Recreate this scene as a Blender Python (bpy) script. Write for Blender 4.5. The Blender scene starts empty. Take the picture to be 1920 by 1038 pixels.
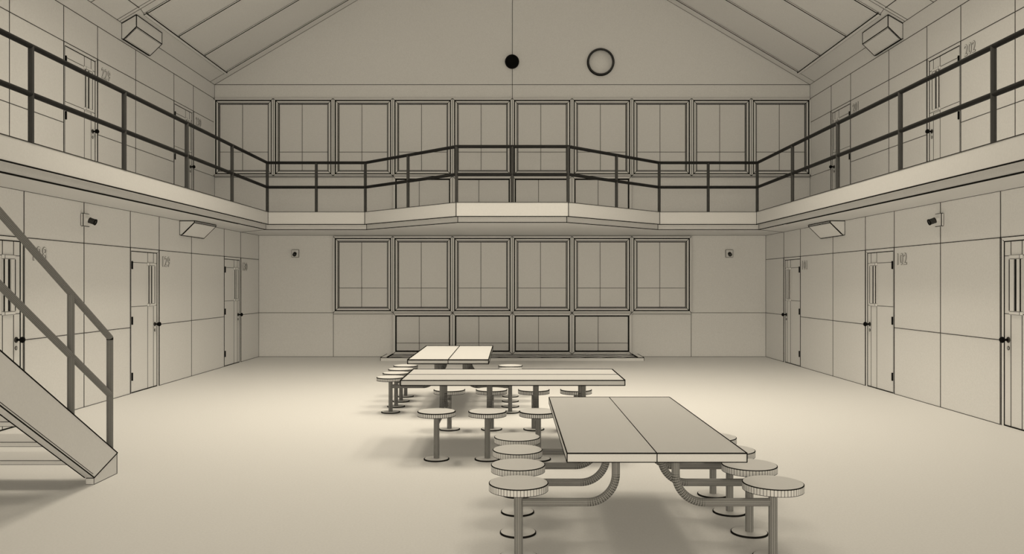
import bpy, bmesh, math
from mathutils import Vector, Matrix
PI = math.pi
scene = bpy.context.scene
COL = scene.collection
F = 28 / 36 * 1920            # focal length in pixels
CAMZ = 1.65

# ------------------------------------------------------------------ materials
def mat(name, rgb, rough=0.6, spec=0.25, grain=0.0, scale=60.0, metal=0.0):
    m = bpy.data.materials.new(name)
    m.use_nodes = True
    nt = m.node_tree
    b = nt.nodes['Principled BSDF']
    b.inputs['Base Color'].default_value = (*rgb, 1)
    b.inputs['Roughness'].default_value = rough
    b.inputs['Specular IOR Level'].default_value = spec
    b.inputs['Metallic'].default_value = metal
    if grain:
        tc = nt.nodes.new('ShaderNodeTexCoord')
        nz = nt.nodes.new('ShaderNodeTexNoise')
        nz.inputs['Scale'].default_value = scale
        nz.inputs['Detail'].default_value = 3
        nz.inputs['Roughness'].default_value = 0.7
        rp = nt.nodes.new('ShaderNodeMapRange')
        rp.inputs['From Min'].default_value = 0.25
        rp.inputs['From Max'].default_value = 0.75
        rp.inputs['To Min'].default_value = 1 - grain
        rp.inputs['To Max'].default_value = 1 + grain
        mx = nt.nodes.new('ShaderNodeVectorMath')
        mx.operation = 'SCALE'
        mx.inputs[0].default_value = rgb
        nt.links.new(tc.outputs['Object'], nz.inputs['Vector'])
        nt.links.new(nz.outputs['Fac'], rp.inputs['Value'])
        nt.links.new(rp.outputs['Result'], mx.inputs['Scale'])
        nt.links.new(mx.outputs['Vector'], b.inputs['Base Color'])
    return m

BASE = (0.77, 0.77, 0.77)
PAINT = mat('wall_paint', BASE, 0.55, 0.2, 0.05, 45)
CEIL = mat('ceiling_paint', BASE, 0.7, 0.1, 0.05, 45)
FLOOR = mat('floor_sealed_concrete', (0.67, 0.67, 0.67), 0.6, 0.15, 0.05, 60)
SLAB = mat('gallery_concrete', (0.66, 0.66, 0.66), 0.5, 0.25, 0.04, 50)
DOOR = mat('door_paint', BASE, 0.5, 0.2, 0.04, 60)
FRAME = mat('window_frame_paint', (0.74, 0.74, 0.74), 0.5, 0.2)
PANE = mat('frosted_pane', (0.75, 0.75, 0.75), 0.45, 0.2, 0.04, 45)
TOP = mat('table_laminate', (0.62, 0.62, 0.62), 0.5, 0.2, 0.03, 120)
SEAT = mat('stool_seat_paint', (0.64, 0.64, 0.64), 0.5, 0.2, 0.03, 120)
PIPE = mat('grey_steel_pipe', (0.27, 0.27, 0.265), 0.5, 0.3)
STAIRRAIL = mat('stair_rail_steel', (0.22, 0.22, 0.215), 0.5, 0.3)
RAIL = mat('gallery_rail_steel', (0.026, 0.026, 0.026), 0.6, 0.08)
POST = mat('gallery_post_steel', (0.075, 0.075, 0.074), 0.6, 0.08)
STEEL = mat('stair_steel_paint', (0.63, 0.63, 0.63), 0.55, 0.2, 0.04, 60)
INK = mat('dark_joint', (0.014, 0.014, 0.013), 0.9, 0.0)
SEAM = mat('panel_joint', (0.055, 0.053, 0.050), 0.9, 0.0)
SOFT = mat('faint_joint', (0.15, 0.147, 0.142), 0.9, 0.0)
BLACK = mat('black_plastic', (0.005, 0.005, 0.005), 0.6, 0.05)
DARK = mat('dark_housing', (0.06, 0.06, 0.058), 0.6, 0.1)
SLIT = mat('dark_slit_glass', (0.014, 0.014, 0.014), 0.6, 0.05)

# ------------------------------------------------------------------ mesh builder
class M:
    def __init__(s, mats, f=None):
        s.v = []; s.fc = []; s.mi = []; s.sm = []
        s.mats = mats
        s.f = f or (lambda p: p)
    def add(s, verts, faces, mi=0, smooth=False):
        o = len(s.v)
        s.v += [Vector(s.f(Vector(p))) for p in verts]
        for i, fc in enumerate(faces):
            s.fc.append([o + k for k in fc])
            s.mi.append(mi[i] if isinstance(mi, (list, tuple)) else mi)
            s.sm.append(smooth)
    def box(s, x0, x1, y0, y1, z0, z1, mi=0):
        vs = [(x, y, z) for z in (z0, z1) for y in (y0, y1) for x in (x0, x1)]
        s.add(vs, [(0, 2, 3, 1), (4, 5, 7, 6), (0, 1, 5, 4), (2, 6, 7, 3), (0, 4, 6, 2), (1, 3, 7, 5)], mi)
    def ibox(s, x0, x1, y0, y1, z0, z1, w, mi=0, ink=1):
        vs = [(x, y, z) for z in (z0, z1) for y in (y0, y1) for x in (x0, x1)]
        s.isolid(vs, [(0, 2, 3, 1), (4, 5, 7, 6), (0, 1, 5, 4), (2, 6, 7, 3), (0, 4, 6, 2), (1, 3, 7, 5)], w, mi, ink)
    def isolid(s, vs, faces, w, mi=0, ink=1):
        """solid whose edges are chamfered, the chamfers in the dark joint material"""
        bm = bmesh.new()
        bv = [bm.verts.new(p) for p in vs]
        for fc in faces:
            fa = bm.faces.new([bv[i] for i in fc]); fa.material_index = mi
        bmesh.ops.recalc_face_normals(bm, faces=bm.faces[:])
        bmesh.ops.bevel(bm, geom=bm.edges[:], offset=w, segments=1, affect='EDGES', profile=0.5, material=ink, clamp_overlap=True)
        bm.verts.index_update()
        s.add([tuple(v.co) for v in bm.verts], [[v.index for v in fa.verts] for fa in bm.faces], [fa.material_index for fa in bm.faces])
        bm.free()
    def prism(s, pts, z0, z1, mi=0):
        n = len(pts)
        vs = [(x, y, z0) for x, y in pts] + [(x, y, z1) for x, y in pts]
        fs = [list(range(n))[::-1], list(range(n, 2 * n))] + [(i, (i + 1) % n, n + (i + 1) % n, n + i) for i in range(n)]
        s.add(vs, fs, mi)
    def bar(s, a, b, w, mi=1, h=None):
        """square dark joint strip from a to b"""
        a = Vector(a); b = Vector(b); d = (b - a)
        if d.length < 1e-6: return
        d.normalize()
        up = Vector((0, 0, 1)) if abs(d.z) < 0.9 else Vector((0, 1, 0))
        x = d.cross(up).normalized(); y = x.cross(d).normalized()
        h = w if h is None else h
        vs = []
        for p in (a, b):
            for sx, sy in ((-1, -1), (1, -1), (1, 1), (-1, 1)):
                vs.append(p + x * sx * w / 2 + y * sy * h / 2)
        s.add(vs, [(0, 1, 2, 3), (7, 6, 5, 4), (0, 4, 5, 1), (1, 5, 6, 2), (2, 6, 7, 3), (3, 7, 4, 0)], mi)
    def loop(s, pts, w, mi=1, closed=True):
        n = len(pts)
        for i in range(n if closed else n - 1):
            s.bar(pts[i], pts[(i + 1) % n], w, mi)
    def tube(s, path, r, n=14, w=0.002, rings=(), mi=0, ink=1, caps=True, capink=False):
        """pipe with n dark lengthwise lines; `rings`: indices of path spans that are dark rings"""
        path = [Vector(p) for p in path]
        N = len(path)
        tang = []
        for i in range(N):
            t = path[min(i + 1, N - 1)] - path[max(i - 1, 0)]
            tang.append(t.normalized())
        up = Vector((0, 0, 1)) if abs(tang[0].z) < 0.9 else Vector((0, 1, 0))
        x = tang[0].cross(up).normalized()
        d = w / r / 2
        angs = []
        for k in range(n):
            th = 2 * PI * (k + 0.5) / n
            angs += [th - d, th + d]
        vs = []
        for i in range(N):
            x = (x - tang[i] * x.dot(tang[i])).normalized()
            y = tang[i].cross(x)
            for a in angs:
                vs.append(path[i] + (x * math.cos(a) + y * math.sin(a)) * r)
        L = 2 * n; fs = []; ms = []
        for i in range(N - 1):
            for k in range(L):
                fs.append((i * L + k, i * L + (k + 1) % L, (i + 1) * L + (k + 1) % L, (i + 1) * L + k))
                ms.append(ink if (k % 2 == 0 or i in rings) else mi)
        s.add(vs, fs, ms, True)
        if caps:
            c = ink if capink else mi
            s.add(vs[:L], [list(range(L))], c); s.add(vs[-L:], [list(range(L))[::-1]], c)
    def lathe(s, prof, c, n=48, mi=0, axis=(0, 0, 1), smooth=True, caps=True, vline=0.0, ink=1, inkbands=(), linebands=()):
        """turned shape: prof = [(radius, height)...] about `axis` through c"""
        c = Vector(c); ax = Vector(axis).normalized()
        up = Vector((0, 0, 1)) if abs(ax.z) < 0.9 else Vector((0, 1, 0))
        x = ax.cross(up).normalized(); y = ax.cross(x)
        rmax = max(p[0] for p in prof)
        angs = []
        for k in range(n):
            th = 2 * PI * (k + 0.5) / n
            if vline:
                dd = vline / rmax / 2; angs += [th - dd, th + dd]
            else: angs.append(th)
        L = len(angs); vs = []
        for r, h in prof:
            for a in angs:
                vs.append(c + ax * h + (x * math.cos(a) + y * math.sin(a)) * r)
        fs = []; ms = []
        for i in range(len(prof) - 1):
            for k in range(L):
                fs.append((i * L + k, i * L + (k + 1) % L, (i + 1) * L + (k + 1) % L, (i + 1) * L + k))
                ms.append(ink if (i in inkbands or (vline and i in linebands and k % 2 == 0)) else mi)
        s.add(vs, fs, ms, smooth)
        if caps:
            s.add(vs[:L], [list(range(L))], mi); s.add(vs[-L:], [list(range(L))[::-1]], mi)
    def build(s, name, parent=None, at=None):
        org = Vector((0, 0, 0))
        if parent is not None: org = Vector(parent['_org'])
        elif at is not None: org = Vector(at)
        me = bpy.data.meshes.new(name)
        me.from_pydata([tuple(p - org) for p in s.v], [], s.fc)
        for m in s.mats: me.materials.append(m)
        me.polygons.foreach_set('material_index', s.mi)
        me.polygons.foreach_set('use_smooth', s.sm)
        bm = bmesh.new(); bm.from_mesh(me)
        bmesh.ops.recalc_face_normals(bm, faces=bm.faces[:])
        bm.to_mesh(me); bm.free()
        me.update()
        o = bpy.data.objects.new(name, me)
        COL.objects.link(o)
        if parent is not None: o.parent = parent
        else: o.location = org
        o['_org'] = tuple(org)
        return o

def thing(name, at, label=None, cat=None, group=None):
    o = bpy.data.objects.new(name, None)
    o.empty_display_size = 0.2
    COL.objects.link(o)
    o.location = at
    o['_org'] = tuple(at)
    if label: o['label'] = label
    if cat: o['category'] = cat
    if group: o['group'] = group
    return o
def tag(o, label, cat, group=None):
    o['label'] = label; o['category'] = cat
    if group: o['group'] = group
    return o
def struct(o, label, cat):
    o['kind'] = 'structure'; o['label'] = label; o['category'] = cat
    return o

# ------------------------------------------------------------------ room measures
WL = 5.706      # half width between the lower cell walls
WU = 6.70       # half width between the upper cell walls
YB = 17.92      # back wall
YF = -3.0       # wall behind the camera
T = 0.15
ZS = 2.73       # soffit under the gallery
ZG = 3.08       # gallery floor
ZE = 6.118      # eaves
ZC = 5.80       # head of the upper panels
SLOPE = 0.592
ZR = ZE + SLOPE * WU
DOORS_Y = [8.332, 11.893, 15.765]
DW = 0.972
SEAMS = [9.304, 10.609, 11.893, 12.865, 14.165, 15.765, 16.727]
DH = 2.185
SW = 0.0095     # width of the panel joints

# floor
m = M([FLOOR, SEAM])
m.box(-WL - T, WL + T, YF - T, YB + T, -0.12, 0)
struct(m.build('floor'), 'pale smooth concrete floor of the dayroom', 'floor')

def side_name(sgn): return 'left' if sgn < 0 else 'right'

# side walls, lower and upper
for sgn in (-1, 1):
    for lev in (0, 1):
        W = (WL, WU)[lev]; z0 = (0, ZG)[lev]; z1 = (ZS, ZE)[lev]
        m = M([PAINT, SEAM], (lambda p, W=W, sgn=sgn: (sgn * (W - p.x), p.y, p.z)))   # x = distance out of the wall face
        doors = [(y, y + DW) for y in DOORS_Y] if lev == 0 else [(y, y + DW) for y in DOORS_Y[1:]]
        ys = [YF]
        for a, b in doors: ys += [a, b]
        ys.append(YB)
        zt = z0 + DH
        for i in range(len(ys) - 1):
            a, b = ys[i], ys[i + 1]
            m.box(-T, 0, a, b, zt if i % 2 else z0, z1)
        top = z1 if lev == 0 else ZC
        zm = z0 + (0.99 if lev == 0 else 0.972)
        seams = SEAMS + [-0.5, 1.6, 3.2, 4.8, 6.6, 8.332] if lev == 0 else SEAMS + [-0.5, 1.6, 3.2, 4.8, 6.6, 8.0]
        for y in seams:
            edge = any(abs(y - a) < 0.01 or abs(y - b) < 0.01 for a, b in doors)
            m.bar((0, y, zt if edge else z0), (0, y, top), SW)
        m.bar((0, YF, zt), (0, YB, zt), SW)
        if lev == 1: m.bar((0, YF, ZC), (0, YB, ZC), SW)
        for i in range(0, len(ys) - 1, 2):
            m.bar((0, ys[i], zm), (0, ys[i + 1], zm), SW * 0.9)
            if lev == 0: m.bar((0, ys[i], 0.002), (0, ys[i + 1], 0.002), SW)
        m.bar((0, YB, z0), (0, YB, z1), SW * 1.1)
        m.bar((0, YF, z1), (0, YB, z1), SW)
        nm = 'wall_' + side_name(sgn) + ('' if lev == 0 else '_upper')
        struct(m.build(nm), f"{'lower' if lev == 0 else 'upper'} {side_name(sgn)} cell wall of large pale panels", 'wall')

# back wall and wall behind the camera, both with gables
for nm, ya, yb in (('wall_back', YB, YB + T), ('wall_front', YF - T, YF)):
    m = M([PAINT, SEAM, SOFT])
    pts = [(-WU - T, -0.12), (WU + T, -0.12), (WU + T, ZE), (WU, ZE), (0, ZR), (-WU, ZE), (-WU - T, ZE)]
    n = len(pts)
    m.add([(x, ya, z) for x, z in pts] + [(x, yb, z) for x, z in pts],
          [list(range(n)), list(range(n, 2 * n))[::-1]] + [(i, (i + 1) % n, n + (i + 1) % n, n + i) for i in range(n)])
    if nm == 'wall_back':
        y = YB
        m.bar((-WU, y, ZE), (WU, y, ZE), 0.010)
        m.bar((-WU, y, ZE), (0, y, ZR), 0.011); m.bar((WU, y, ZE), (0, y, ZR), 0.011)
        m.bar((0, y, ZC), (0, y, ZR), 0.010)
        m.bar((-WL, y, 0.99), (-4.025, y, 0.99), SW); m.bar((4.025, y, 0.99), (WL, y, 0.99), SW)
        for s in (-1, 1):
            m.bar((s * 4.025, y, 0), (s * 4.025, y, 0.99), SW)
            m.bar((s * 4.025, y, 0.955), (s * 2.68, y, 0.955), SW * 0.7, 2)
            m.bar((s * WU, y, 4.035), (s * 2.68, y, 4.035), SW * 0.8)
            m.bar((s * WL, y, 0.002), (s * 2.8, y, 0.002), SW)
        m.bar((-WL, y, ZS), (WL, y, ZS), SW)
    struct(m.build(nm), 'pale gable end wall with two storeys of windows' if nm == 'wall_back' else 'plain gable wall behind the viewer', 'wall')

# roof slopes
for sgn in (-1, 1):
    m = M([CEIL, SEAM], (lambda p, sgn=sgn: (sgn * (WU - p.x), p.y, ZE + SLOPE * p.x + p.z)))   # x = run inward from the eaves
    X = WU
    m.add([(-T, YF - T, 0), (X, YF - T, 0), (X, YB + T, 0), (-T, YB + T, 0), (-T, YF - T, 0.2), (X, YF - T, 0.2), (X, YB + T, 0.2), (-T, YB + T, 0.2)],
          [(0, 1, 2, 3), (7, 6, 5, 4), (0, 4, 5, 1), (1, 5, 6, 2), (2, 6, 7, 3), (3, 7, 4, 0)])
    m.bar((0.36, 7.0, 0), (0.36, 13.54, 0), SW)
    m.bar((0, 13.50, 0), (X, 13.50, 0), SW * 0.9); m.bar((0, 13.585, 0), (X, 13.585, 0), SW * 0.9)
    m.bar((0.36, 13.585, 0), (0.33, 13.77, 0), SW * 0.6)
    for y in (12.66, 11.3, 10.0, 8.7):
        m.bar((0, y, 0), (X, y, 0), SW)
    m.bar((0, 17.66, 0), (0.334, 17.66, 0), SW * 0.8)
    struct(m.build('ceiling_' + side_name(sgn)), f'{side_name(sgn)} slope of the pitched panel roof', 'ceiling')
    # raised battens framing the roof panels
    tr = thing('trim_%d' % (1 if sgn < 0 else 2), (sgn * 6.366, 13.79, ZE + SLOPE * 0.334))
    struct(tr, f'raised battens on the {side_name(sgn)} roof slope', 'trim')
    fn = (lambda p, sgn=sgn: (sgn * (WU - p.x), p.y, ZE + SLOPE * p.x + p.z))
    b = M([CEIL, INK], fn)
    b.ibox(0.325, 0.385, 13.76, 17.68, -0.035, 0.0, 0.011)
    b.build('eaves_batten', tr)
    for y in (13.80, 15.09, 16.36, 17.62):
        b = M([CEIL, INK], fn)
        b.ibox(0.39, X - 0.05, y - 0.032, y + 0.032, -0.04, 0.0, 0.012)
        b.build('rafter_batten', tr)

# ------------------------------------------------------------------ gallery slab
P = [(-4.89, YF), (-4.89, 15.94), (-2.951, 15.94), (-0.992, 14.05), (0.992, 14.05), (2.951, 15.94), (4.89, 15.94), (4.89, YF)]
def offset(pts, d):
    out = []
    for i, p in enumerate(pts):
        def nrm(a, b):
            t = Vector((b[0] - a[0], b[1] - a[1])).normalized()
            return Vector((-t.y, t.x))
        ns = []
        if i > 0: ns.append(nrm(pts[i - 1], p))
        if i < len(pts) - 1: ns.append(nrm(p, pts[i + 1]))
        if len(ns) == 1: v = ns[0] * d
        else:
            h = (ns[0] + ns[1]).normalized(); v = h * (d / h.dot(ns[0]))
        out.append((p[0] + v.x, p[1] + v.y))
    return out
Q = offset(P, 0.065)
ZF = 2.83
m = M([SLAB, SEAM, INK])
m.prism([(-WU - T, YF)] + P + [(WU + T, YF), (WU + T, YB), (-WU - T, YB)], ZF, ZG)
m.prism([(-WU - T, YF)] + Q + [(WU + T, YF), (WU + T, YB), (-WU - T, YB)], ZS, ZF)
m.loop([(x, y, ZG) for x, y in P], 0.010, 1, False)
m.loop([(x, y, ZF) for x, y in P], 0.014, 2, False)
m.loop([(x, y, ZS) for x, y in Q], 0.013, 2, False)
for x, y in P[1:-1]: m.bar((x, y, ZF), (x, y, ZG), 0.013, 2)
for x, y in Q[1:-1]: m.bar((x, y, ZS), (x, y, ZF), 0.011, 2)
for s in (-1, 1):
    m.bar((s * 4.95, 16.0, ZS), (s * WL, 16.76, ZS), 0.009)
    m.bar((s * 4.99, YF, ZS), (s * 4.99, 14.5, ZS), 0.008)
struct(m.build('floor_gallery'), 'pale concrete gallery running round the upper storey with a stepped edge', 'gallery')

# ------------------------------------------------------------------ windows
WX = 1.3405
win_n = [0]
def ring_pts(x0, x1, z0, z1, i):
    return [(x0 + i, z0 + i), (x1 - i, z0 + i), (x1 - i, z1 - i), (x0 + i, z1 - i)]
def window(x0, x1, z0, z1, steps, joints, label):
    """steps = [(inset, stand-off from the wall, material of the band that ends here)]"""
    win_n[0] += 1
    t = thing('window_%d' % win_n[0], ((x0 + x1) / 2, YB, z0))
    struct(t, label, 'window')
    fr = M([FRAME, INK])
    last = None
    for inset, off, mi in steps:
        r = [(x, YB - off, z) for x, z in ring_pts(x0, x1, z0, z1, inset)]
        if last:
            for k in range(4):
                fr.add([last[k], last[(k + 1) % 4], r[(k + 1) % 4], r[k]], [(0, 1, 2, 3)], mi)
            if mi == 0:
                for k in range(4): fr.bar(last[k], r[k], 0.011, 1)
        last = r
    fr.build('window_frame', t)
    ins, off, _ = steps[-1]
    g = M([PANE, SOFT])
    a, b, c, d = x0 + ins, x1 - ins, z0 + ins, z1 - ins
    g.box(a - 0.01, b + 0.01, YB - off, YB - 0.002, c - 0.01, d + 0.01)
    fx, fz = joints
    xm = x0 + fx * (x1 - x0)
    g.bar((xm, YB - off, c), (xm, YB - off, d), 0.011)
    if fz is not None: g.bar((a, YB - off, fz), (b, YB - off, fz), 0.011)
    g.build('window_pane', t)
BIG = [(0.0, 0.002, 1), (0.004, 0.055, 1), (0.036, 0.055, 0), (0.060, 0.040, 1), (0.098, 0.040, 0), (0.112, 0.026, 1), (0.118, 0.026, 0), (0.134, 0.012, 1)]
SML = [(0.0, 0.002, 1), (0.003, 0.045, 1), (0.052, 0.045, 0), (0.082, 0.012, 1)]
order = ['first', 'second', 'third', 'fourth', 'fifth', 'sixth', 'seventh', 'eighth', 'ninth', 'tenth']
for i in range(10):
    x0 = -5 * WX + i * WX
    window(x0 + 0.001, x0 + WX - 0.001, 4.06, 5.80, BIG, (0.478, 4.60), f'tall framed window, {order[i]} from the left in the upper row above the gallery rail')
for i in range(4):
    x0 = -2 * WX + i * WX
    window(x0 + 0.001, x0 + WX - 0.001, ZG + 0.045, 4.055, SML, (0.44, None), f'low framed window at gallery floor level, {order[i]} of four from the left')
for i in range(6):
    x0 = -3 * WX + i * WX
    window(x0 + 0.001, x0 + WX - 0.001, 0.99, 2.705, BIG, (0.474, 1.545), f'tall framed window under the gallery, {order[i]} of six from the left')
for i in range(4):
    x0 = -2 * WX + i * WX
    window(x0 + 0.001, x0 + WX - 0.001, 0.06, 0.985, SML, (0.44, 0.31), f'low framed window above the floor grille, {order[i]} of four from the left')

# ------------------------------------------------------------------ doors
def text_mesh(body, height, width, origin, ux, uy, un):
    """raised numerals: filled faces and a dark outline, as one mesh builder"""
    mm = M([PAINT, SOFT])
    for kind in ('fill', 'line'):
        cu = bpy.data.curves.new('t', 'FONT')
        cu.body = body; cu.size = 1.0; cu.space_character = 1.12
        if kind == 'fill': cu.extrude = 0.02
        else:
            cu.fill_mode = 'NONE'; cu.bevel_depth = 0.019; cu.bevel_resolution = 0
        cu.resolution_u = 5
        o = bpy.data.objects.new('t', cu)
        COL.objects.link(o)
        dg = bpy.context.evaluated_depsgraph_get()
        me = bpy.data.meshes.new_from_object(o.evaluated_get(dg))
        vs = [v.co.copy() for v in me.vertices]; fs = [list(p.vertices) for p in me.polygons]
        if kind == 'fill':
            ax = min(v.x for v in vs); bx = max(v.x for v in vs); ay = min(v.y for v in vs); by = max(v.y for v in vs)
        kx = width / (bx - ax); ky = height / (by - ay)
        out = [Vector(origin) + Vector(ux) * ((v.x - ax) * kx) + Vector(uy) * ((v.y - ay) * ky) + Vector(un) * (v.z * 0.22 + 0.004 + (0.0015 if kind == 'line' else 0)) for v in vs]
        mm.add(out, fs, 0 if kind == 'fill' else 1)
        bpy.data.objects.remove(o); bpy.data.curves.remove(cu); bpy.data.meshes.remove(me)
    return mm

door_n = [0]
def door(sgn, lev, y0, number):
    door_n[0] += 1
    W = (WL, WU)[lev]; z0 = (0, ZG)[lev]
    fn = (lambda p: (sgn * (W - p.x), y0 + p.y, z0 + p.z))     # x = out of the wall, y = along, z = up
    t = thing('door_%d' % door_n[0], (sgn * W, y0 + DW / 2, z0))
    loc = 'gallery' if lev else 'ground floor'
    struct(t, f'pale steel cell door on the {loc}, ' + (f'beside the number {number}' if number else f'at the {side_name(sgn)} edge of the view'), 'door')
    H = DH; w = 0.009
    fr = M([DOOR, INK], fn)
    R = -0.014; k = 0.050
    A = [(0.004, 0, 0), (0.004, 0, H), (0.004, DW, H), (0.004, DW, 0)]
    B = [(0.004, 0.022, 0), (0.004, 0.022, H - 0.008), (0.004, DW - 0.018, H - 0.008), (0.004, DW - 0.018, 0)]
    Cc = [(R, k, 0), (R, k, H - k), (R, DW - k, H - k), (R, DW - k, 0)]
    for a, b in ((A, B), (B, Cc)):
        for i in range(3):
            fr.add([a[i], a[i + 1], b[i + 1], b[i]], [(0, 1, 2, 3)], 0)
    fr.loop(A, w, 1, False); fr.loop(Cc, w * 1.3, 1, False)
    fr.bar(B[2], B[3], w * 0.8)
    fr.bar(A[1], Cc[1], w * 0.8); fr.bar(A[2], Cc[2], w * 0.8)
    fr.build('door_frame', t)
    lf = M([DOOR, SEAM, INK], fn)
    lf.box(-0.08, R, k - 0.01, DW - k + 0.01, 0.012, H - k + 0.01)
    ws = 0.0075
    for u in (0.60, 0.80):
        lf.bar((R, u, 0.012), (R, u, 1.30), ws); lf.bar((R, u, 1.96), (R, u, H - k), ws)
    for h in (1.968, 1.300):
        lf.bar((R, k, h), (R, 0.60, h), ws * 0.9); lf.bar((R, 0.80, h), (R, DW - k, h), ws * 0.9)
    lf.bar((R, k, 0.006), (R, DW - k, 0.006), 0.016, 2)
    leaf = lf.build('door_leaf', t)
    vp = M([DOOR, INK], fn)
    for h0, h1 in ((1.925, 1.978), (1.288, 1.335)):
        vp.isolid([(R, .585, h0), (R, .815, h0), (R, .815, h1), (R, .585, h1),
                   (R + .03, .605, h0 + .006), (R + .03, .795, h0 + .006), (R + .03, .795, h1 - .006), (R + .03, .605, h1 - .006)],
                  [(0, 1, 2, 3), (4, 5, 6, 7), (0, 1, 5, 4), (1, 2, 6, 5), (2, 3, 7, 6), (3, 0, 4, 7)], 0.003)
    for u0, u1 in ((.602, .668), (.726, .798)):
        vp.box(R, R + 0.022, u0, u1, 1.335, 1.925)
        uo = u0 if u0 < 0.65 else u1
        vp.bar((R + 0.021, uo, 1.335), (R + 0.021, uo, 1.925), 0.010)
    v = vp.build('vision_panel', t)
    sl = M([SLIT], fn)
    sl.box(R, R + 0.010, .668, .726, 1.335, 1.925)
    s_ = sl.build('vision_slit', v); s_['label'] = 'dark slit of glass'
    for h in (1.925, 1.09, 0.25):
        hg = M([BLACK], fn)
        hg.box(R, R + 0.020, k - 0.012, k + 0.032, h - 0.055, h + 0.055)
        hg.lathe([(0.013, -0.06), (0.013, 0.06)], (R + 0.018, k + 0.006, h), 10)
        hg.build('hinge', t)['label'] = 'black hinge'
    kb = M([DOOR, SEAM, BLACK], fn)
    kb.lathe([(0.0, 0.0), (0.034, 0.0), (0.034, 0.006), (0.027, 0.010), (0.0, 0.010)], (R, 0.848, 1.0), 20, axis=(1, 0, 0), mi=1)
    kb.lathe([(0.014, 0.008), (0.013, 0.05)], (R, 0.848, 1.0), 12, axis=(1, 0, 0), mi=2)
    kb.lathe([(0.0, 0.045), (0.018, 0.046), (0.031, 0.056), (0.037, 0.073), (0.031, 0.090), (0.017, 0.100), (0.0, 0.102)], (R, 0.848, 1.0), 20, axis=(1, 0, 0), mi=2)
    kb.build('door_knob', t)['label'] = 'round black knob'
    ke = M([DOOR, SEAM, BLACK], fn)
    ke.lathe([(0.0, 0.0), (0.024, 0.0), (0.024, 0.005), (0.017, 0.007), (0.0, 0.007)], (R, 0.848, 0.905), 18, axis=(1, 0, 0), inkbands=(1, 2), ink=1)
    ke.box(R + 0.006, R + 0.009, 0.844, 0.852, 0.892, 0.918, 2)
    ke.build('keyhole', t)
    if number:
        ua = (1.095 if sgn < 0 else -0.105)
        org = (sgn * W, y0 + ua, z0 + 1.925)
        tm = text_mesh(number, 0.165, 0.275 if number not in ('101', '201') else 0.25, org, (0, 1 if sgn < 0 else -1, 0), (0, 0, 1), (-sgn, 0, 0))
        o = tm.build('door_number', None, org)
        tag(o, f'raised outlined number {number} on the wall beside a cell door', 'number', 'cell door numbers')
for lev, sgn, nums in ((0, -1, (None, '129', '130')), (0, 1, (None, '102', '101')), (1, -1, ('229', '230')), (1, 1, ('202', '201'))):
    for y0, nb in zip(DOORS_Y if lev == 0 else DOORS_Y[1:], nums):
        door(sgn, lev, y0, nb)
# the near left door's number, half behind the stair rail
org = (-WL, DOORS_Y[0] + 1.145, 1.925)
o = text_mesh('128', 0.165, 0.275, org, (0, 1, 0), (0, 0, 1), (1, 0, 0)).build('door_number', None, org)
tag(o, 'raised outlined number 128 on the wall, half hidden by the stair handrail', 'number', 'cell door numbers')

# ------------------------------------------------------------------ gallery railing
rail = thing('gallery_railing', (0, 14.02, ZG), 'dark two-rail pipe railing running all round the gallery edge', 'railing')
RR = 0.029
ZT, ZM = 4.065, 3.575
off = 0.018
pl = offset(P, off)
run = [(-pl[1][0] * -1, 0)]
corners = pl[1:-1]
def seg_posts():
    posts = []
    for sgn in (-1, 1):
        for y in ((4.24 if sgn < 0 else 0.36), 6.18, 8.118, 10.065, 12.0, 13.94) if sgn < 0 else (0.36, 2.30, 4.24, 6.18, 8.118, 10.065, 12.0, 13.94):
            posts.append((sgn * 4.905, y))
    for i, c in enumerate(corners):
        posts.append(c)
        if i < len(corners) - 1:
            n = corners[i + 1]
            posts.append(((c[0] + n[0]) / 2, (c[1] + n[1]) / 2))
    return posts
for x, y in seg_posts():
    d = y
    b = M([POST, INK])
    b.tube([(x, y, ZG), (x, y, ZT)], RR, 12, 0.42 * d / F)
    b.build('rail_post', rail)
ends = [(-4.905, 2.45)] + list(corners) + [(4.905, YF + 0.01)]
for z, nm in ((ZT, 'top_rail'), (ZM, 'middle_rail')):
    for i in range(len(ends) - 1):
        a, c = ends[i], ends[i + 1]
        b = M([RAIL, INK])
        d = (max(a[1], 6) + max(c[1], 6)) / 2
        b.tube([(a[0], a[1], z), (c[0], c[1], z)], RR, 12, 0.42 * d / F)
        for e in (a, c):
            b.lathe([(0.0, -RR), (RR * .6, -RR * .8), (RR, 0), (RR * .6, RR * .8), (0.0, RR)], (e[0], e[1], z), 12)
        b.build(nm, rail)

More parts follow.
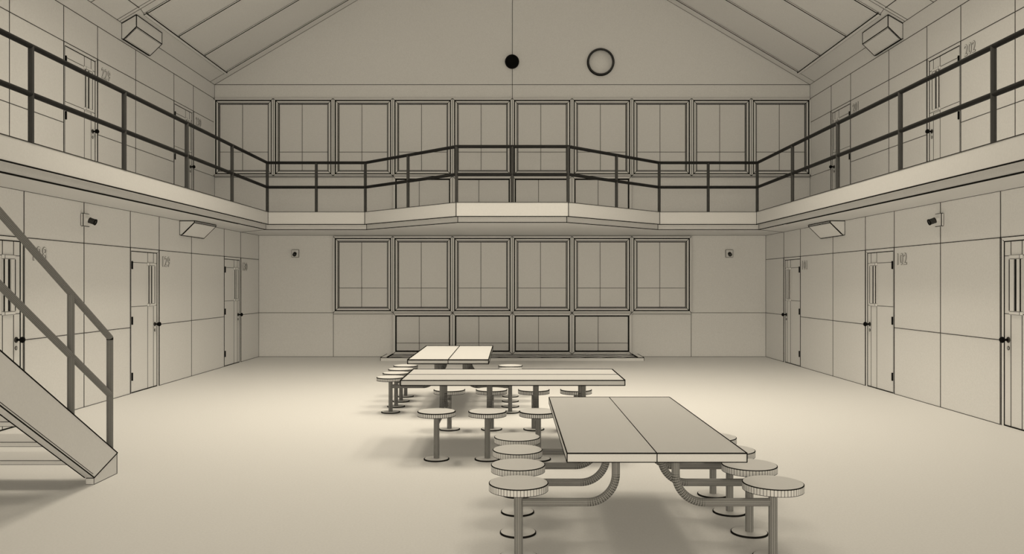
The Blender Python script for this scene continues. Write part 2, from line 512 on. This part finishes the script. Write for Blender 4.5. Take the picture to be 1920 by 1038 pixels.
# ------------------------------------------------------------------ staircase
ST = 0.645
XI, XO = -3.428, -3.507      # room face and inner face of the near stringer
YE, YS, YTOP = 6.917, 6.532, 2.42
zu = lambda y: 0.18 + ST * (YE - y)
zl = lambda y: 0.058 + ST * (YS - y)
stair = thing('staircase', (-4.02, YE, 0), 'open-riser steel staircase with pipe handrail rising at the left edge', 'stairs')
def stringer(x0, x1):
    b = M([STEEL, INK])
    prof = [(YS, 0.058), (YE, 0.18), (YTOP, zu(YTOP)), (YTOP, zl(YTOP))]
    vs = [(x0, y, z) for y, z in prof] + [(x1, y, z) for y, z in prof]
    b.isolid(vs, [(0, 1, 2, 3), (4, 5, 6, 7), (0, 1, 5, 4), (1, 2, 6, 5), (2, 3, 7, 6), (3, 0, 4, 7)], 0.006)
    b.bar((x1 - 0.0, YS - 0.02, zl(YS - 0.02) + 0.022), (x1, YTOP, zl(YTOP) + 0.022), 0.004)
    for xs in (x0, x1):
        b.loop([(xs, y, z) for y, z in prof], 0.0065)
    o = b.build('stringer', stair)
    f = M([STEEL, INK])
    vs = [(x, y, z) for x in (x0 + 0.004, x1 - 0.004) for y, z in ((YS + 0.004, 0), (YE - 0.004, 0), (YE - 0.004, 0.172), (YS + 0.004, 0.052))]
    f.isolid(vs, [(0, 1, 2, 3), (4, 5, 6, 7), (0, 1, 5, 4), (1, 2, 6, 5), (2, 3, 7, 6), (3, 0, 4, 7)], 0.0032)
    f.loop([(x1 - 0.003, YS + 0.004, 0), (x1 - 0.003, YE - 0.004, 0), (x1 - 0.003, YE - 0.004, 0.172)], 0.004, 1, False)
    f.build('stringer_foot', o)
stringer(XO, XI)
stringer(-4.62, -4.541)
RZ = 0.2145
for k in range(12):
    z = 0.2175 + RZ * k
    yn = 6.45 - RZ / ST * k
    b = M([STEEL, SEAM])
    b.ibox(-4.541, XO, yn, yn + 0.337, z - 0.038, z, 0.0045)
    b.build('tread', stair)
XR = -3.46
for xr in (XR, -4.58):
    top = lambda y: 1.185 + 0.6415 * (6.848 - y)
    mid = lambda y: 0.695 + 0.6415 * (6.848 - y)
    r = 0.0265
    for y in (6.848, 6.243, 5.0, 3.75, 2.55):
        b = M([STAIRRAIL, INK])
        b.tube([(xr, y, zu(y) - 0.004), (xr, y, top(y) - (0.01 if y > 6.8 else 0))], r, 18, 0.0022)
        b.build('rail_post', stair)
    for fn_, nm in ((top, 'handrail'), (mid, 'middle_rail')):
        b = M([STAIRRAIL, INK])
        b.tube([(xr, 2.5, fn_(2.5)), (xr, 6.848, fn_(6.848))], r, 18, 0.0022)
        if nm == 'handrail':
            b.lathe([(0.0, r * 1.0), (r * .7, r * .75), (r * 1.02, 0), (r * 1.02, -0.02), (r * .5, -0.02)], (xr, 6.848, fn_(6.848)), 20, mi=1)
        b.build(nm, stair)
m = M([SLAB, SEAM])
m.box(-4.886, -3.42, 1.2, 2.418, 2.83, ZG)
struct(m.build('floor_landing'), 'small landing joining the staircase to the gallery', 'landing')

# ------------------------------------------------------------------ cafeteria tables with fixed stools
ZTOP, TH = 0.708, 0.049
HL, HWD = 1.09, 0.499
def table(cx, cy, turned, dist, label):
    """one welded unit: top of two boards, four pairs of stools on bent arms"""
    t = thing('dining_table', (cx, cy, 0), label, 'table', 'dining tables with fixed stools')
    px = dist / F
    def fn(p):                      # local x across, y along
        return (cx + (p.y if turned else p.x), cy + (-p.x if turned else p.y), p.z)
    e = 1.6 * px
    for s in (-1, 1):
        b = M([TOP, INK], fn)
        x0, x1 = sorted((0.0008 * s, s * HWD))
        b.ibox(x0, x1, -HL, HL, ZTOP - TH, ZTOP, 0.002)
        xo = s * HWD
        for yy in (-HL, HL):
            b.bar((x0, yy, ZTOP), (x1, yy, ZTOP), e * 1.25)
            b.bar((x0, yy, ZTOP - TH), (x1, yy, ZTOP - TH), e * 0.9)
            b.bar((xo, yy, ZTOP - TH), (xo, yy, ZTOP), e)
        b.bar((xo, -HL, ZTOP), (xo, HL, ZTOP), e * 1.1)
        b.bar((xo, -HL, ZTOP - TH), (xo, HL, ZTOP - TH), e * 0.9)
        if s < 0:
            b.bar((0, -HL, ZTOP), (0, HL, ZTOP), e * 0.8)
            b.bar((0, -HL, ZTOP - TH), (0, -HL, ZTOP), e * 0.7)
            b.bar((0, HL, ZTOP - TH), (0, HL, ZTOP), e * 0.7)
        b.build('tabletop_board', t)
    for al in (-0.7155, -0.2385, 0.2385, 0.7155):
        for s in (-1, 1):
            cxs = s * 0.765
            b = M([SEAT, INK], fn)
            zt = 0.455; zb = 0.410; r = 0.179; ee = min(1.8 * px, 0.011)
            b.lathe([(r - ee * .8, zt), (r, zt - ee * .3), (r, zt - ee), (r, zb + ee * .5), (r, zb), (r - 0.01, zb)], (cxs, al, 0), 56,
                    vline=0.9 * px, inkbands=(0, 1, 3), linebands=(2,))
            seat = b.build('stool_seat', t)
            b = M([PIPE, INK], fn)
            b.tube([(cxs, al, 0.01), (cxs, al, zb)], 0.0262, 16, 0.62 * px)
            b.build('stool_post', seat)
            b = M([SEAT, INK], fn)
            b.lathe([(0.12 - ee, 0.012), (0.12, 0.009), (0.12, 0.0)], (cxs, al, 0), 40, inkbands=(0, 1), mi=0)
            b.build('floor_plate', seat)
            # arm: out from the post, quarter bend, up to the underside
            b = M([PIPE, INK], fn)
            za = 0.335; xb = 0.18; R = 0.17
            path = [(s * 0.742, al, za)]; rings = set()
            N = 18
            hw = 0.75 * px / R / 2
            for k in range(N + 1):
                a = (PI / 2) * k / N
                for q in (-hw, hw):
                    aa = min(max(a + q, 0), PI / 2)
                    path.append((s * (xb + R - R * math.sin(aa)), al, za + R - R * math.cos(aa)))
                rings.add(len(path) - 2)
            path.append((s * xb, al, ZTOP - TH))
            # drop coincident points
            clean = [path[0]]; rr = set()
            for i in range(1, len(path)):
                if (Vector(path[i]) - Vector(clean[-1])).length > 1e-5:
                    if (i - 1) in rings: rr.add(len(clean) - 1)
                    clean.append(path[i])
            b.tube(clean, 0.0245, 16, 0.62 * px, rr)
            b.build('support_arm', t)
    return t
table(0.803, 5.507, False, 5.0, 'pale dining table nearest the viewer, long side pointing away, with fixed round stools')
table(0.005, 8.238, True, 8.0, 'pale dining table turned broadside between the other two tables, with fixed round stools')
table(-0.792, 10.91, False, 10.6, 'pale dining table farthest away near the floor grille, with fixed round stools')

# ------------------------------------------------------------------ wedge lights in the corners
def wedge_light(sgn, prof, y0, y1, label):
    """prof = section in (distance from wall, z)"""
    W = prof['W']
    fn = (lambda p: (sgn * (W - p.x), p.y, p.z))
    t = thing('corner_light', (sgn * W, (y0 + y1) / 2, prof['z']), label, 'light', 'corner lights')
    b = M([PAINT, INK], fn)
    pts = prof['pts']; n = len(pts)
    vs = [(x, y0, z) for x, z in pts] + [(x, y1, z) for x, z in pts]
    b.isolid(vs, [list(range(n)), list(range(n, 2 * n))] + [(i, (i + 1) % n, n + (i + 1) % n, n + i) for i in range(n)], 0.004)
    for yy in (y0, y1): b.loop([(x, yy, z) for x, z in pts], 0.012)
    for x, z in pts[1:]: b.bar((x, y0, z), (x, y1, z), 0.012)
    b.build('light_housing', t)
    (xa, za), (xb, zb) = prof['lens']
    nx, nz = prof['n']
    b = M([PAINT, INK], fn)
    c0 = [(xa, y0 + 0.02, za), (xa, y1 - 0.02, za), (xb, y1 - 0.02, zb), (xb, y0 + 0.02, zb)]
    c1 = [(x + nx * 0.008, y, z + nz * 0.008) for x, y, z in c0]
    b.isolid(c0 + c1, [(0, 1, 2, 3), (4, 5, 6, 7), (0, 1, 5, 4), (1, 2, 6, 5), (2, 3, 7, 6), (3, 0, 4, 7)], 0.007)
    b.build('light_lens', t)
lowp = dict(W=WL, z=2.47, pts=[(0.0, ZS - 0.009), (0.0, 2.485), (0.03, 2.475), (0.255, 2.695), (0.255, ZS - 0.009)], lens=((0.045, 2.492), (0.242, 2.689)), n=(0.7, -0.7))
upp = dict(W=WU, z=5.84, pts=[(0.0, ZE - .014), (0.0, 5.845), (0.035, 5.835), (0.255, 6.05), (0.255, ZE + SLOPE * .255 - .016)], lens=((0.05, 5.85), (0.242, 6.037)), n=(0.7, -0.7))
for sgn in (-1, 1):
    sd = side_name(sgn)
    wedge_light(sgn, lowp, 13.66, 14.65, f'wedge shaped light under the gallery at the top of the {sd} lower wall')
    wedge_light(sgn, upp, 13.66, 14.65, f'wedge shaped light under the roof at the top of the {sd} upper wall')

# ------------------------------------------------------------------ wall cameras
def wall_cam(pos, out, side, label):
    """pos = centre of the plate on the wall, out = unit vector out of the wall, side = horizontal along the wall"""
    pos = Vector(pos); out = Vector(out); side = Vector(side)
    fn = (lambda p: pos + out * p.x + side * p.y + Vector((0, 0, p.z)))
    t = thing('wall_camera', tuple(pos), label, 'camera', 'wall cameras')
    b = M([PAINT, SEAM], fn)
    b.ibox(0.0, 0.037, -0.085, 0.085, -0.088, 0.088, 0.009)
    b.build('mounting_plate', t)
    b = M([PAINT, INK, DARK], fn)
    ax = Vector((0.94, 0.10, -0.34)).normalized()
    st = Vector((0.032, 0.0, 0.012))
    b.lathe([(0.030, 0.0), (0.034, 0.045)], st, 10, axis=ax)
    b.build('camera_bracket', t)
    b = M([DARK, INK, BLACK], fn)
    b.lathe([(0.032, 0.040), (0.040, 0.042), (0.040, 0.052), (0.038, 0.054), (0.038, 0.115), (0.042, 0.117), (0.042, 0.128), (0.030, 0.128), (0.028, 0.120)],
            st, 12, axis=ax, smooth=False, inkbands=(1, 5, 6, 7), linebands=(3,), vline=0.006)
    b.build('camera_head', t)['label'] = 'dark tilted head'
for sgn in (-1, 1):
    sd = side_name(sgn)
    wall_cam((sgn * WL, 10.61, 2.494), (-sgn, 0, 0), (0, 1, 0), f'small dark-headed camera high on the {sd} lower wall between cell doors')
    wall_cam((sgn * 4.875, YB, 2.32), (0, -1, 0), (-sgn, 0, 0), f'small dark-headed camera on the back wall, {sd} of the lower windows')

# ------------------------------------------------------------------ gable clock and dome
t = thing('wall_clock', (1.986, YB, 6.62), 'blank round clock face with thin dark rim high on the gable', 'clock')
b = M([PAINT, INK])
b.lathe([(0.0, 0.0), (0.285, 0.0), (0.285, 0.03), (0.0, 0.03)], (1.986, YB, 6.62), 64, axis=(0, -1, 0), caps=False)
b.build('clock_face', t)
b = M([POST, INK])
b.lathe([(0.270, 0.0), (0.262, 0.045), (0.272, 0.055), (0.298, 0.055), (0.308, 0.045), (0.308, 0.0)], (1.986, YB, 6.62), 64, axis=(0, -1, 0), caps=False, inkbands=(1, 3, 4), linebands=(2,), vline=0.008)
b.build('clock_rim', t)['label'] = 'thin dark rim'
b = M([BLACK, INK])
b.lathe([(0.158, 0.0), (0.160, 0.03), (0.150, 0.07), (0.115, 0.11), (0.06, 0.135), (0.012, 0.14)], (-0.005, YB, 6.63), 40, axis=(0, -1, 0))
tag(b.build('wall_dome', None, (-0.005, YB, 6.63)), 'black round dome on the centre joint of the gable wall', 'dome')

# ------------------------------------------------------------------ floor grille
GX, GY, GZ = 2.812, 16.99, 0.068
t = thing('floor_grille', (0, GY, 0), 'low raised floor grille with slanting slats under the back windows', 'grille')
fr = M([PAINT, SEAM, INK])
k = 0.13
fr.box(-GX, GX, GY, GY + 0.05, 0, GZ)
fr.box(-GX, -GX + k, GY + 0.05, YB - 0.06, 0, GZ); fr.box(GX - k, GX, GY + 0.05, YB - 0.06, 0, GZ)
fr.box(-GX, GX, YB - 0.06, YB - 0.001, 0, 0.045)
fr.box(-GX + k, GX - k, GY + 0.05, YB - 0.06, 0, 0.006, 1)
fr.bar((-GX, GY, GZ), (GX, GY, GZ), 0.013, 2)
for s in (-1, 1):
    fr.bar((s * GX, GY, 0), (s * GX, GY, GZ), 0.009)
    fr.bar((s * GX, GY, GZ), (s * GX, YB - 0.05, GZ), 0.011)
    fr.bar((s * (GX - k), GY + 0.05, GZ), (s * (GX - k), YB - 0.05, GZ), 0.018, 2)
fr.build('grille_frame', t)
ya, yb = GY + 0.055, YB - 0.065
for i in range(-2, 12):
    xa = -2.66 + 0.46 * i - 0.1; xb = xa + 1.20
    lo, hi = -GX + k + 0.02, GX - k - 0.02
    f0 = max(0.0, (lo - xa) / (xb - xa)); f1 = min(1.0, (hi - xb) / (xb - xa) + 1)
    if f1 - f0 < 0.08: continue
    p = lambda f, z: Vector((xa + (xb - xa) * f, ya + (yb - ya) * f, z))
    s = M([PAINT, INK])
    nrm = Vector((-(yb - ya), xb - xa, 0)).normalized() * 0.175
    a0, a1 = p(f0, 0.058), p(f1, 0.058)
    f_ = 0.0
    a0 = a0; a1 = a1
    vs = []
    for z in (0.040, 0.062):
        for q in (a0, a1):
            vs.append((q.x, q.y, z))
        for q in (a1, a0):
            r_ = q + nrm
            r_.y = min(r_.y, yb); r_.x = max(r_.x, lo)
            vs.append((r_.x, r_.y, z))
    s.add(vs, [(0, 1, 2, 3), (4, 5, 6, 7), (0, 1, 5, 4), (1, 2, 6, 5), (2, 3, 7, 6), (3, 0, 4, 7)])
    s.bar((a0.x, a0.y, 0.062), (a1.x, a1.y, 0.062), 0.007)
    s.build('grille_slat', t)

# ------------------------------------------------------------------ lamps and added fill
def area(name, loc, sx, sy, power, color=(1, 0.985, 0.95)):
    l = bpy.data.lights.new(name, 'AREA')
    l.shape = 'RECTANGLE'; l.size = sx; l.size_y = sy; l.energy = power; l.color = color
    o = bpy.data.objects.new(name, l)
    o.location = loc
    COL.objects.link(o)
    return o
WARM = (1.0, 0.885, 0.69)
for x in (-3.2, 3.2):
    for y in (9.2, 10.6, 12.0):
        area('roof_lamp', (x, y, 7.4), 0.9, 0.9, 31, WARM).data.spread = math.radians(130)
for x in (-1.8, 1.8):
    for y in (10.0, 11.4):
        area('ridge_lamp', (x, y, 7.8), 0.9, 0.9, 34, WARM).data.spread = math.radians(100)
for x in (-3.0, 3.0):
    area('fill_strip', (x, 7.5, 7.6), 0.3, 17.0, 20, WARM)  # added fill: lifts the upper walls and softens table shadows, no fixtures
# added fill behind the viewer to brighten the back wall; no glazing there
o = area('front_fill', (0, YF + 0.06, 1.6), 11.0, 2.2, 320, WARM)
o.rotation_euler = (PI / 2, 0, 0)
w = bpy.data.worlds.new('World'); scene.world = w
w.use_nodes = True
w.node_tree.nodes['Background'].inputs['Color'].default_value = (0.5, 0.5, 0.5, 1)
w.node_tree.nodes['Background'].inputs['Strength'].default_value = 0.1

# ------------------------------------------------------------------ camera
cd = bpy.data.cameras.new('camera')
cd.sensor_width = 36; cd.lens = 28; cd.sensor_fit = 'HORIZONTAL'
cd.shift_y = 12 / 1920; cd.shift_x = -0.5 / 1920
cd.clip_start = 0.05
co = bpy.data.objects.new('camera', cd)
co.location = (0, 0, CAMZ); co.rotation_euler = (PI / 2, 0, 0)
COL.objects.link(co)
scene.camera = co
for o in scene.objects:
    if '_org' in o: del o['_org']
scene.cycles.max_bounces = 10
scene.cycles.diffuse_bounces = 8
scene.view_settings.view_transform = 'Standard'
scene.view_settings.look = 'None'
scene.view_settings.gamma = 1
scene.view_settings.exposure = 0.10
